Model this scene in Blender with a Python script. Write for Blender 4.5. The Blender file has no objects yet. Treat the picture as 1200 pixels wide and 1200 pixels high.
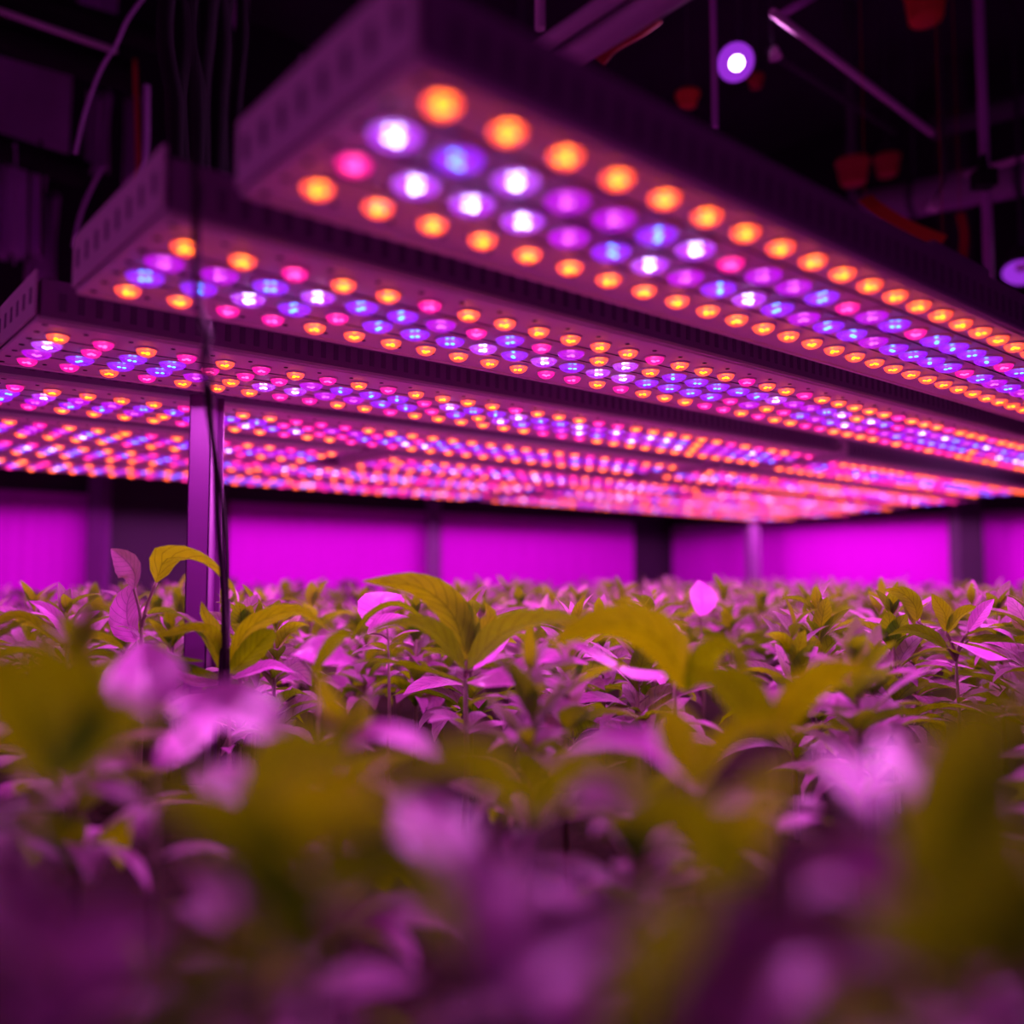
import bpy, bmesh, math, random
from mathutils import Vector, Matrix, Euler
random.seed(7)
PI = math.pi
F, HOR, XV = 1040.0, 672.0, 1820.0
PITCH = math.atan((HOR-600)/F)
AZ = math.atan2(XV-600, F/math.cos(PITCH))
UU = Vector((math.sin(AZ), math.cos(AZ), 0)); VV = Vector((-math.cos(AZ), math.sin(AZ), 0))
EYE = 1.30
LAMP = 0.40            # underside of the lights above the eye
RZ = math.atan2(UU.y, UU.x)
col = bpy.context.scene.collection

def W(u, v, z):        # rack coordinates -> world (z measured from the eye)
    p = UU*u + VV*v
    return Vector((p.x, p.y, EYE+z))
def P(px, py, d):      # sight line through a photo pixel, at depth d metres
    x, y, z = (px-600)/F*d, d, (600-py)/F*d
    c, s = math.cos(PITCH), math.sin(PITCH)
    return Vector((x, c*y-s*z, EYE+s*y+c*z))

# ------------------------------------------------------------ materials
def newmat(name):
    m = bpy.data.materials.new(name); m.use_nodes = True
    nt = m.node_tree; nt.nodes.clear()
    out = nt.nodes.new('ShaderNodeOutputMaterial')
    return m, nt, out
def mat(name, colr, rough=0.5, metal=0.0, noise=0.15, scale=8.0, spec=0.5):
    m, nt, out = newmat(name)
    b = nt.nodes.new('ShaderNodeBsdfPrincipled')
    n = nt.nodes.new('ShaderNodeTexNoise'); n.inputs['Scale'].default_value = scale; n.inputs['Detail'].default_value = 4
    tc = nt.nodes.new('ShaderNodeTexCoord'); nt.links.new(tc.outputs['Object'], n.inputs['Vector'])
    r = nt.nodes.new('ShaderNodeMapRange'); r.inputs['To Min'].default_value = 1-noise; r.inputs['To Max'].default_value = 1+noise
    nt.links.new(n.outputs['Fac'], r.inputs['Value'])
    mx = nt.nodes.new('ShaderNodeVectorMath'); mx.operation = 'SCALE'; mx.inputs[0].default_value = colr[:3]
    nt.links.new(r.outputs['Result'], mx.inputs['Scale']); nt.links.new(mx.outputs['Vector'], b.inputs['Base Color'])
    b.inputs['Roughness'].default_value = rough; b.inputs['Metallic'].default_value = metal
    b.inputs['Specular IOR Level'].default_value = spec
    nt.links.new(b.outputs[0], out.inputs['Surface'])
    return m
def emit(name, colr, s):
    m, nt, out = newmat(name)
    e = nt.nodes.new('ShaderNodeEmission'); e.inputs['Color'].default_value = (*colr, 1); e.inputs['Strength'].default_value = s
    nt.links.new(e.outputs[0], out.inputs['Surface'])
    return m
def lens(name, colr, s):
    m, nt, out = newmat(name)
    e = nt.nodes.new('ShaderNodeEmission'); e.inputs['Color'].default_value = (*colr, 1); e.inputs['Strength'].default_value = s
    t = nt.nodes.new('ShaderNodeBsdfTransparent')
    g = nt.nodes.new('ShaderNodeBsdfGlossy'); g.inputs['Roughness'].default_value = 0.15
    f = nt.nodes.new('ShaderNodeFresnel'); f.inputs['IOR'].default_value = 1.45
    a = nt.nodes.new('ShaderNodeAddShader'); m2 = nt.nodes.new('ShaderNodeMixShader')
    m1 = nt.nodes.new('ShaderNodeMixShader')
    nt.links.new(f.outputs[0], m1.inputs[0]); nt.links.new(t.outputs[0], m1.inputs[1]); nt.links.new(g.outputs[0], m1.inputs[2])
    nt.links.new(m1.outputs[0], a.inputs[0]); nt.links.new(e.outputs[0], a.inputs[1])
    nt.links.new(a.outputs[0], out.inputs['Surface'])
    return m
def leafmat(name, top, under, trans, tw, rough=0.45, veins=True):
    m, nt, out = newmat(name)
    N, L = nt.nodes.new, nt.links.new
    uv = N('ShaderNodeUVMap'); sp = N('ShaderNodeSeparateXYZ'); L(uv.outputs[0], sp.inputs[0])
    def math_(op, a, b=None):
        n = N('ShaderNodeMath'); n.operation = op
        for i, q in enumerate((a, b)):
            if q is None: continue
            if hasattr(q, 'links'): L(q, n.inputs[i])
            else: n.inputs[i].default_value = q
        return n.outputs[0]
    ax = math_('ABSOLUTE', math_('SUBTRACT', sp.outputs[0], 0.5))
    ph = math_('MULTIPLY', math_('SUBTRACT', sp.outputs[1], math_('MULTIPLY', ax, 0.42)), 9.0)
    fr = math_('ABSOLUTE', math_('SUBTRACT', math_('FRACT', ph), 0.5))
    side = math_('LESS_THAN', fr, 0.06)
    mid = math_('LESS_THAN', ax, 0.022)
    vein = math_('MAXIMUM', side, mid)
    oi = N('ShaderNodeNewGeometry')
    rnd = oi.outputs['Random Per Island']
    nz = N('ShaderNodeTexNoise'); nz.inputs['Scale'].default_value = 45; nz.inputs['Detail'].default_value = 3
    tc = N('ShaderNodeTexCoord'); L(tc.outputs['Object'], nz.inputs['Vector'])
    def shade(c, lo, hi, vd):
        v1 = N('ShaderNodeVectorMath'); v1.operation = 'SCALE'; v1.inputs[0].default_value = c
        r = N('ShaderNodeMapRange'); r.inputs['To Min'].default_value = lo; r.inputs['To Max'].default_value = hi
        L(rnd, r.inputs['Value'])
        k = math_('MULTIPLY', r.outputs[0], math_('SUBTRACT', 1.0, math_('MULTIPLY', vein, vd)))
        k = math_('MULTIPLY', k, math_('ADD', 0.75, math_('MULTIPLY', nz.outputs['Fac'], 0.5)))
        L(k, v1.inputs['Scale'])
        return v1.outputs['Vector']
    b = N('ShaderNodeBsdfPrincipled'); b.inputs['Roughness'].default_value = rough
    b.inputs['Specular IOR Level'].default_value = 0.5
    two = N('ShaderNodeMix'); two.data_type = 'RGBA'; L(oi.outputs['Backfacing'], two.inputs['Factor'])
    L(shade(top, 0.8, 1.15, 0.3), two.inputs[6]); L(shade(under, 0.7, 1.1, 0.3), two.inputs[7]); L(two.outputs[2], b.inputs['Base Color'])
    bp = N('ShaderNodeBump'); bp.inputs['Strength'].default_value = 0.5; bp.inputs['Distance'].default_value = 0.001
    L(math_('ADD', math_('MULTIPLY', vein, -1.0), nz.outputs['Fac']), bp.inputs['Height']); L(bp.outputs[0], b.inputs['Normal'])
    t = N('ShaderNodeBsdfTranslucent'); L(shade(trans, 0.6, 1.1, 0.45), t.inputs['Color'])
    mx = N('ShaderNodeMixShader'); mx.inputs[0].default_value = tw
    L(b.outputs[0], mx.inputs[1]); L(t.outputs[0], mx.inputs[2]); L(mx.outputs[0], out.inputs['Surface'])
    return m

WALLC = (0.86, 0.10, 0.88)
M = {
 'wall': mat('wall_sheet', (0.62, 0.003, 0.68), 0.75, noise=0.05, scale=1.5, spec=0.1),  # white sheet; magenta of the lamp light put into its colour
 'wall_white': mat('painted_wall', (0.55, 0.35, 0.55), 0.8, noise=0.05),
 'slot': mat('shallow_slot', (0.22, 0.11, 0.23), 0.7),
 'dark_wall': mat('dark_panel', (0.035, 0.01, 0.04), 0.8),
 'ceil': mat('dark_ceiling', (0.05, 0.02, 0.06), 0.9, noise=0.5, scale=2),
 'floor': mat('concrete', (0.16, 0.14, 0.16), 0.7),
 'soil': mat('soil', (0.03, 0.018, 0.012), 0.95, noise=0.6, scale=60, spec=0.1),
 'white_metal': mat('powder_coated_metal', (0.84, 0.64, 0.76), 0.5, noise=0.05),
 'side_metal': mat('lamp_side_metal', (0.40, 0.20, 0.40), 0.45, noise=0.1),
 'black': mat('black_hole', (0.01, 0.006, 0.01), 0.8),
 'rubber': mat('black_rubber', (0.03, 0.008, 0.03), 0.7, spec=0.15),
 'steel': mat('steel_magenta_lit', (0.17, 0.02, 0.20), 0.5, metal=0.1),  # pale metal posts, magenta lamp light put into the colour
 'dark_steel': mat('dark_steel', (0.10, 0.06, 0.11), 0.5, metal=0.3),
 'red': mat('orange_red_plastic', (0.95, 0.10, 0.03), 0.6),
 'cloth': mat('purple_grey_sheet', (0.65, 0.25, 0.7), 0.85, noise=0.4, scale=3),
 'leaf': leafmat('leaf_sheen', (0.80, 0.17, 0.74), (0.12, 0.18, 0.01), (0.38, 0.90, 0.0), 0.45),  # pink top colour stands in for lamp sheen on the leaf
 'leaf2': leafmat('leaf_dim', (0.38, 0.09, 0.32), (0.06, 0.11, 0.005), (0.25, 0.66, 0.0), 0.5),  # darker mauve top for leaves meant to look unlit
 'mauve': mat('mauve_painted_tube', (0.90, 0.55, 0.80), 0.45, noise=0.08),
 'duct': mat('ribbed_duct', (0.42, 0.22, 0.42), 0.5),
 'darkred': mat('dark_red_webbing', (0.62, 0.03, 0.04), 0.7),
 'cloth2': mat('bright_sheet', (0.75, 0.30, 0.85), 0.8, noise=0.3, scale=4),
 'leaf_lit': leafmat('leaf_lit', (0.92, 0.20, 0.86), (0.16, 0.20, 0.01), (0.35, 0.6, 0.0), 0.12, 0.35),  # lit copy of the leaf: lamp pink put into the colour, little translucency
 'stem': mat('stem', (0.22, 0.16, 0.12), 0.6),
 'spot_glass': emit('spot_glass', (0.85, 0.6, 1.0), 12),
 'glow': emit('lamp_reflector_glow', (0.35, 0.03, 0.75), 0.9),
}
LED = {
 'orange': (lens('led_lens_orange', (1.0, 0.055, 0.03), 0.55), emit('led_chip_orange', (1.0, 0.16, 0.0), 11)),
 'pink':   (lens('led_lens_pink', (0.95, 0.0, 0.30), 0.38), emit('led_chip_pink', (1.0, 0.05, 0.25), 6)),
 'blue':   (lens('led_lens_blue', (0.30, 0.0, 0.95), 0.35), emit('led_chip_blue', (0.03, 0.22, 1.0), 9)),
 'white':  (lens('led_lens_violet', (0.42, 0.0, 0.85), 0.35), emit('led_chip_white', (0.60, 0.48, 1.0), 11)),
 'violet': (lens('led_lens_dim', (0.50, 0.0, 0.80), 0.3), emit('led_chip_dim', (0.8, 0.12, 0.8), 2.5)),
}

# ------------------------------------------------------------ mesh helpers
def box(bm, x0, x1, y0, y1, z0, z1, mi=0):
    vs = [bm.verts.new((x, y, z)) for z in (z0, z1) for x, y in ((x0, y0), (x1, y0), (x1, y1), (x0, y1))]
    for q in ((0,3,2,1), (4,5,6,7), (0,1,5,4), (1,2,6,5), (2,3,7,6), (3,0,4,7)):
        f = bm.faces.new([vs[i] for i in q]); f.material_index = mi
def tube(bm, pts, r, n=10, mi=0):
    pts = [Vector(p) for p in pts]; rings = []
    for i, p in enumerate(pts):
        d = (pts[min(i+1, len(pts)-1)] - pts[max(i-1, 0)]).normalized()
        a = d.cross(Vector((0.31, 0.2, 0.93)));  a = a if a.length > 1e-3 else d.cross(Vector((1, 0, 0)))
        a.normalize(); b = d.cross(a)
        rr = r[i] if isinstance(r, (list, tuple)) else r
        rings.append([bm.verts.new(p + (a*math.cos(t)+b*math.sin(t))*rr) for t in [2*PI*k/n for k in range(n)]])
    for A, B in zip(rings, rings[1:]):
        for k in range(n):
            f = bm.faces.new((A[k], A[(k+1) % n], B[(k+1) % n], B[k])); f.material_index = mi; f.smooth = True
    for R in (rings[0][::-1], rings[-1]):
        f = bm.faces.new(R); f.material_index = mi
def lathe(bm, prof, n=20, mi=0, mtx=None, caps=True):
    rings = []
    for r, z in prof:
        rings.append([bm.verts.new((r*math.cos(2*PI*k/n), r*math.sin(2*PI*k/n), z)) for k in range(n)])
    vs = [v for R in rings for v in R]
    for A, B in zip(rings, rings[1:]):
        for k in range(n):
            f = bm.faces.new((A[k], A[(k+1) % n], B[(k+1) % n], B[k])); f.material_index = mi; f.smooth = True
    for R in (rings[0][::-1], rings[-1]) if caps else ():
        if (R[0].co - R[len(R)//2].co).length > 1e-5:
            f = bm.faces.new(R); f.material_index = mi
    if mtx: bmesh.ops.transform(bm, matrix=mtx, verts=vs)
def curve_pts(ctrl, n=8):
    ctrl = [Vector(c) for c in ctrl]; out = []
    C = [ctrl[0]*2-ctrl[1]] + ctrl + [ctrl[-1]*2-ctrl[-2]]
    for i in range(1, len(C)-2):
        a, b, c, d = C[i-1:i+3]
        for k in range(n):
            t = k/n
            out.append(0.5*((2*b)+(c-a)*t+(2*a-5*b+4*c-d)*t*t+(3*b-a-3*c+d)*t**3))
    out.append(ctrl[-1]); return out
def to_mesh(name, bm, mats):
    bmesh.ops.recalc_face_normals(bm, faces=bm.faces)
    me = bpy.data.meshes.new(name); bm.to_mesh(me); bm.free()
    for m in (mats if isinstance(mats, (list, tuple)) else [mats]): me.materials.append(m)
    return me
def link(name, me, parent=None, loc=None, rotz=None):
    o = bpy.data.objects.new(name, me); col.objects.link(o)
    if parent: o.parent = parent
    if loc is not None: o.location = loc
    if rotz is not None: o.rotation_euler.z = rotz
    return o
def obj(name, bm, mats, parent=None, loc=None, rotz=None): return link(name, to_mesh(name, bm, mats), parent, loc, rotz)
def tag(o, label, cat, group=None):
    o['label'] = label; o['category'] = cat
    if group: o['group'] = group
    return o
def thing(name, label, cat, loc=(0, 0, 0), rotz=0, group=None):
    o = bpy.data.objects.new(name, None); col.objects.link(o); o.location = loc; o.rotation_euler.z = rotz
    o.empty_display_size = 0.05
    return tag(o, label, cat, group)
def struct(o): o['kind'] = 'structure'; return o
def bevel(o, w=0.003):
    m = o.modifiers.new('bevel', 'BEVEL'); m.width = w; m.segments = 2; m.limit_method = 'ANGLE'; return o

# ------------------------------------------------------------ setting
WV, WU = 5.05, 6.15
def slab(name, u0, u1, v0, v1, z0, z1, m):
    bm = bmesh.new(); box(bm, u0, u1, v0, v1, z0, z1)
    return struct(obj(name, bm, m, None, (0, 0, EYE), RZ))
slab('floor', -1.5, WU+.2, -1.5, WV+.2, -EYE-.1, -EYE, M['floor'])
slab('ceiling', -1.5, WU+.2, -1.5, WV+.2, 3.4, 3.5, M['ceil'])
slab('wall_back', -1.5, WU+.2, WV, WV+.1, -EYE, 3.4, M['dark_wall'])
slab('wall_left', -1.05, -.95, -1.5, WV, -EYE, 3.4, M['wall_white'])
slab('wall_right', WU, WU+.1, -1.5, WV, -EYE, 3.4, M['dark_wall'])

# white reflective sheets, coloured in the lamps' magenta, hung on the walls, one between each pair of posts
def sheet(name, lab, cat, a, b, z0, z1, m, group=None, n=60, amp=0.0025):
    a, b = Vector(a), Vector(b); d = b-a; L = d.length; nrm = Vector((-d.y, d.x, 0)).normalized()
    bm = bmesh.new(); rows = []
    for j in range(2):
        rows.append([[bm.verts.new(a+d*(i/n)+nrm*(amp*math.sin(i*1.1)+amp*0.6*math.sin(i*0.37+1)+(0.003 if j else -0.003))+Vector((0, 0, z))) for i in range(n+1)]
                     for z in (z0, z1)])
    for j in range(2):
        for i in range(n): bm.faces.new((rows[j][0][i], rows[j][0][i+1], rows[j][1][i+1], rows[j][1][i]))
    for k in range(2):
        for i in range(n): bm.faces.new((rows[0][k][i], rows[0][k][i+1], rows[1][k][i+1], rows[1][k][i]))
    for e in (0, n): bm.faces.new((rows[0][0][e], rows[0][1][e], rows[1][1][e], rows[1][0][e]))
    o = obj(name, bm, m, None, (0, 0, EYE), RZ)
    return tag(o, lab, cat, group)
def u_on_back(px, v=WV):
    t = (px-600)/F; z = v/(math.sin(AZ)-t*math.cos(AZ)); return z*(t*math.sin(AZ)+math.cos(AZ))
def v_on_right(px, u=WU):
    t = (px-600)/F; z = u/(t*math.sin(AZ)+math.cos(AZ)); return z*(math.sin(AZ)-t*math.cos(AZ))
ST = 0.42
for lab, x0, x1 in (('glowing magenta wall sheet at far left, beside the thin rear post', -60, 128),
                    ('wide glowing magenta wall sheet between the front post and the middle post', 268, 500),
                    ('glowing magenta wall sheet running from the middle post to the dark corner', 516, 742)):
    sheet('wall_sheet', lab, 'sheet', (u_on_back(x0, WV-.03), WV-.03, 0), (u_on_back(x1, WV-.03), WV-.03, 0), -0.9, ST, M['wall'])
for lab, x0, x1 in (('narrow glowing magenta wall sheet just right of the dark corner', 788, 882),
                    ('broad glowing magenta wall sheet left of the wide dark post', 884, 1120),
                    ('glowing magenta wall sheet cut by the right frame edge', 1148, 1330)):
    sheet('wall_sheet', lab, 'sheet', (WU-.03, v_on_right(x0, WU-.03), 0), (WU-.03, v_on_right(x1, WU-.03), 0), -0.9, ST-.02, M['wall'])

def post(name, lab, u, v, z0, z1, w, d, m, mf, flange=True):
    t = thing(name, lab, 'post', W(u, v, z0), RZ)
    bm = bmesh.new(); h = z1-z0
    a = RZ
    box(bm, -w/2, w/2, -d/2, -d/2+.004, 0, h)
    box(bm, -w/2, -w/2+.004, -d/2, d/2, 0, h); box(bm, w/2-.004, w/2, -d/2, d/2, 0, h)
    if flange:
        box(bm, -w/2-.012, -w/2, d/2-.004, d/2, 0, h); box(bm, w/2, w/2+.012, d/2-.004, d/2, 0, h)
    bevel(obj('channel', bm, m, t), .001)
    bm = bmesh.new()
    box(bm, -w*.8, w*.8, -d*.8, d*.8, 0, .008)
    obj('foot_plate', bm, mf, t)
    t.rotation_euler.z = math.atan2(-0, 1)   # channel face square to the aisle
    return t
def z_at(px, v):  return v/(math.sin(AZ)-(px-600)/F*math.cos(AZ))
def uv_at(px, z):
    t = (px-600)/F; return z*(t*math.sin(AZ)+math.cos(AZ)), z*(math.sin(AZ)-t*math.cos(AZ))
SOIL = -0.46
u_, v_ = uv_at(236, z_at(236, 1.965)); post('rack_post', 'steel channel post standing in the plants at left, nearest of the posts', u_, v_, -EYE, .40, .05, .05, M['steel'], M['dark_steel'])
u_, v_ = uv_at(114, z_at(114, 4.9)); post('rack_post', 'thin steel post at far left beside the dark doorway', u_, v_, -EYE, 1.2, .085, .06, M['steel'], M['dark_steel'])
u_, v_ = uv_at(508, z_at(508, 4.9)); post('rack_post', 'thin steel post in the middle behind the pointed leafy plant', u_, v_, -EYE, 1.2, .075, .06, M['steel'], M['dark_steel'])
u_, v_ = uv_at(883, 6.55); post('rack_post', 'thin steel post against the right wall, between two magenta sheets', u_, v_, -EYE, 1.2, .08, .06, M['steel'], M['dark_steel'])
u_, v_ = uv_at(1133, 5.66); post('support_column', 'wide dark column at right before the magenta wall', u_, v_, -EYE, 3.4, .15, .12, M['dark_steel'], M['dark_steel'])

# ------------------------------------------------------------ grow lights
HH = 0.068; PCH = 0.0725
def led_mesh(kind):
    bm = bmesh.new(); R = .0172 if kind in ('orange', 'pink') else .0245
    lathe(bm, [(R+.003, 0.0), (R+.003, -0.003), (R, -0.003)], 18, 2)          # rim
    prof = [(R*math.cos(a), -0.003-0.012*math.sin(a)) for a in [PI/2*i/6 for i in range(6)]] + [(0.0001, -0.015)]
    lathe(bm, prof, 18, 0)
    for i, (x, y) in enumerate(((0.0045, 0.001), (-0.0045, 0.004), (-0.001, -0.0052))):
        if kind == 'blue' and i == 2: continue
        lathe(bm, [(0.0036*math.sin(PI*j/5)+1e-4, -0.008-0.0012*math.cos(PI*j/5)) for j in range(6)], 10, 1, Matrix.Translation((x, y, 0)))
    return to_mesh('led', bm, [LED[kind][0], LED[kind][1], M['white_metal']])
def split_led(kind):
    out = []
    for part, keep in (('led', (0, 2)), ('chip', (1,))):
        bm = bmesh.new(); bm.from_mesh(LEDM[kind]); bmesh.ops.delete(bm, geom=[f for f in bm.faces if f.material_index not in keep], context='FACES')
        me = bpy.data.meshes.new(part); bm.to_mesh(me); bm.free()
        for m in (LED[kind][0], LED[kind][1], M['white_metal']): me.materials.append(m)
        out.append(me)
    return out
LEDM = {k: led_mesh(k) for k in LED}
LEDS = {k: split_led(k) for k in LED}
LEDLAB = {'orange': 'LED glowing orange', 'pink': 'LED glowing pink', 'blue': 'LED glowing blue', 'violet': 'LED glowing dim violet', 'white': 'LED glowing white and violet'}
NEAR = {1: ['white', 'blue', 'white', 'violet', 'violet', 'blue', 'white', 'pink', 'violet'],
        2: ['pink', 'white', 'white', 'white', 'violet', 'blue', 'white', 'violet', 'blue']}
def grow_light(lab, u0, u1, v0, v1, first=False):
    L, w = u1-u0, v1-v0
    t = thing('grow_light', lab, 'grow light', W(u0, v0, LAMP), RZ, 'LED grow lights hung in parallel rows over the plants')
    # housing with fin slots along both long sides
    bm = bmesh.new()
    box(bm, 0.004, L-.004, 0.002, w-.002, 0.006, HH)
    n = int(L/0.028)
    for i in range(n):
        x = 0.03+i*(L-.06)/n
        for y0_, y1_ in ((0.0005, 0.0021), (w-.0021, w-.0005)):
            box(bm, x, x+.011, y0_, y1_, 0.018, 0.048, 1)
    bevel(obj('housing', bm, [M['side_metal'], M['slot']], t), .0015)
    bm = bmesh.new()
    box(bm, 0, L, 0, w, 0, 0.006)
    for y in (w-.012, 0.006):  # turned lip along each long edge
        box(bm, 0, L, y, y+.006, -0.003, 0.0)
    cols = int((L-.09)/PCH)+1; off = (w-3*PCH)/2 - (0.02 if first else 0)
    rows = [off+PCH*k for k in range(4)]
    for c in range(cols):                 # screw heads between the lenses
        x = 0.048+c*PCH
        for y in (rows[0]-.031, rows[3]+.031, (rows[1]+rows[2])/2):
            if 0.01 < y < w-.01:
                lathe(bm, [(0.0042, -0.001), (0.0042, 0.0005)], 8, 1, Matrix.Translation((x+.5*PCH, y, 0)))
    for y in [w*(k+.5)/7 for k in range(7)]:
        lathe(bm, [(0.005, -0.001), (0.005, 0.0005)], 8, 1, Matrix.Translation((0.016, y, 0)))
    # thin dark joints between the circuit strips
    for k in range(3):
        y = (rows[k]+rows[k+1])/2
        if k != 1 or True: box(bm, 0.04, L-.04, y-.001, y+.001, -0.0012, 0.0002, 1)
    obj('face_plate', bm, [M['white_metal'], M['black']], t)
    # end plate with a row of slots
    for x0 in (-0.006, L+.002):
        bm = bmesh.new(); x1 = x0+.004
        box(bm, x0, x1, 0.0, w, 0.008, HH+.012)
        k = 8
        for i in range(k):
            y = w*(i+.6)/(k+.2)
            s = x0-.0008 if x0 < 0 else x1-.0002
            box(bm, s, s+.001, y-.007, y+.007, 0.030, 0.056, 1)
        obj('end_plate', bm, [M['white_metal'], M['slot']], t)
    # lenses
    cnt = 0; rest = []
    for c in range(cols):
        x = 0.048+c*PCH
        for r, y in enumerate(rows):
            if r in (0, 3): kind = 'orange' if random.random() < .68 or first else 'pink'
            else: kind = random.choices(['blue', 'white', 'pink', 'orange', 'violet'], [.38, .14, .18, .04, .26])[0]
            if first and r in NEAR and c < 9: kind = NEAR[r][c]
            if cnt < 100:
                o = link('led', LEDS[kind][0] if first else LEDM[kind], t, (x, y, 0), random.random()*6.28)
                if first: link('chip', LEDS[kind][1], o); o['label'] = LEDLAB[kind]; cnt += 1
            else: rest.append((x, y, kind))
    if rest:
        bm = bmesh.new()
        kinds = list(LED); mats = []
        for k in kinds: mats += [LED[k][0], LED[k][1], M['white_metal']]
        for x, y, kind in rest:
            before = len(bm.verts), len(bm.faces)
            bm.from_mesh(LEDM[kind]); bm.verts.ensure_lookup_table(); bm.faces.ensure_lookup_table()
            bmesh.ops.transform(bm, matrix=Matrix.Translation((x, y, 0)) @ Matrix.Rotation(random.random()*6.28, 4, 'Z'), verts=bm.verts[before[0]:])
            bm.faces.ensure_lookup_table()
            o3 = kinds.index(kind)*3
            for f in bm.faces[before[1]:]: f.material_index += o3
        me = bpy.data.meshes.new('led_rows'); bm.to_mesh(me); bm.free()
        for m in mats: me.materials.append(m)
        o = link('led_rows', me, t); o['kind'] = 'stuff'
    # eye bolts and hanger wires up to the rails
    for x in (0.25, L-.25):
        bm = bmesh.new()
        tube(bm, [(x, w/2, HH-.002), (x, w/2, 0.37)], 0.0035, 8)
        tube(bm, [(x, w/2, HH-.002), (x, w/2, HH+.03)], 0.008, 8)
        obj('hanger', bm, M['dark_steel'], t)
    # the light the lenses throw
    k = max(2, round(L/0.42))
    for i in range(k):
        ld = bpy.data.lights.new('led_beam', 'SPOT'); ld.energy = POWER*L/k; ld.color = LCOL
        ld.spot_size = math.radians(179); ld.spot_blend = 0.06; ld.shadow_soft_size = 0.0
        o = bpy.data.objects.new('led_beam', ld); col.objects.link(o); o.parent = t
        o.location = (L*(i+.5)/k, w*(.35 if i % 2 else .65), -0.02)
    return t
POWER = 11.5; LCOL = (1.0, 0.20, 0.95)
BARS = [
 ('nearest and largest LED grow light, lamps glowing orange at top right', .378, 3.05, .551, .886, True),
 ('second LED grow light from the front, its slotted end at upper left', .335, 4.95, .985, 1.352, False),
 ('third LED grow light from the front, its near end cut by the left edge', .325, 2.74, 1.53, 1.91, False),
 ('short far LED grow light continuing the third row at right', 2.88, 4.76, 1.57, 1.96, False),
 ('fourth LED grow light from the front, just behind the nearest post', .36, 2.66, 2.02, 2.41, False),
 ('far LED grow light continuing the fourth row at right', 2.78, 5.1, 2.03, 2.42, False),
 ('fifth row LED grow light at left, ending right of the nearest post', .30, 1.50, 2.52, 2.89, False),
 ('fifth row LED grow light in the middle of its row', 1.63, 3.40, 2.52, 2.89, False),
 ('last LED grow light of the fifth row, far right end', 3.50, 5.31, 2.52, 2.89, False),
 ('sixth row LED grow light, left half of the row', .30, 2.85, 2.93, 3.31, False),
 ('sixth row LED grow light, right half of the row', 2.95, 5.53, 2.93, 3.31, False),
 ('rearmost row LED grow light at left above the magenta wall sheets', .30, 2.9, 3.40, 3.79, False),
 ('rearmost row LED grow light at right, farthest from the front', 3.0, 5.66, 3.40, 3.79, False),
]
for b in BARS: grow_light(*b)

# ------------------------------------------------------------ plants
def leaf(bm, base, yaw, pitch, L, w, droop, fold, twist=0.0, n=9, petiole=0.15, mi=0, serr=0.06, roll=0.0):
    """arching lance-shaped leaf with folded midrib and toothed edge"""
    uvl = bm.loops.layers.uv.verify()
    rot = Matrix.Rotation(yaw, 3, 'Z')
    p = Vector(base); a = pitch; step = L/n
    pts = [p.copy()]; dirs = [a]
    npet = max(1, round(n*petiole))
    for i in range(n):
        a = pitch - droop*((i+1)/n)**1.3
        p = p + rot @ Vector((math.cos(a), 0, math.sin(a)))*step
        pts.append(p.copy()); dirs.append(a)
    rows = []
    for i, (q, a) in enumerate(zip(pts, dirs)):
        t = i/n
        s = max(0.0, (t-petiole*.6)/(1-petiole*.6))
        ww = w*0.5*(math.sin(PI*min(1, s**0.75*1.0))**0.85 if 0 < s < 1 else 0)
        ww = max(ww, 0.0012 if i < n else 0.0003)
        if i % 2: ww *= 1+serr
        up = rot @ Vector((-math.sin(a), 0, math.cos(a))); side = rot @ Vector((0, 1, 0))
        tw = twist*t+roll
        sd = side*math.cos(tw)+up*math.sin(tw); u2 = up*math.cos(tw)-side*math.sin(tw)
        row = []
        for k in (-1, -.55, 0, .55, 1):
            row.append((bm.verts.new(q+sd*ww*k*math.cos(fold*abs(k))+u2*ww*abs(k)*math.sin(fold)*(1-.35*abs(k))), (k*.5+.5, t)))
        rows.append(row)
    for A, B in zip(rows, rows[1:]):
        for k in range(4):
            q = (B[k], B[k+1], A[k+1], A[k])
            f = bm.faces.new([x[0] for x in q]); f.smooth = True; f.material_index = mi
            for lp, x in zip(f.loops, q): lp[uvl].uv = x[1]
def plant_leaves(rnd, h, size, whorls):
    """list of leaf arguments: whorls of long leaves, small upright ones at the tip"""
    out = []
    for wv in range(whorls):
        f = wv/(whorls-1)                     # 0 low, 1 tip
        z = h*(0.42+0.58*f)
        nl = rnd.randint(6, 8) if f < .95 else rnd.randint(4, 5)
        y0 = rnd.random()*6.28
        for i in range(nl):
            L = size*(1.05-0.5*f**2)*rnd.uniform(.75, 1.15)
            w = L*rnd.uniform(.30, .42)
            pitch = rnd.uniform(.4, 1.15)+0.4*f**2
            droop = rnd.uniform(.6, 2.1)*(1-.45*f)
            out.append(((rnd.uniform(-.004, .004), rnd.uniform(-.004, .004), z+rnd.uniform(-.012, .012)), y0+i*6.28/nl+rnd.uniform(-.3, .3),
                        pitch, L, w, droop, rnd.uniform(.15, .75), rnd.uniform(-.7, .7)))
    return out
def flip(me):
    return me
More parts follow.
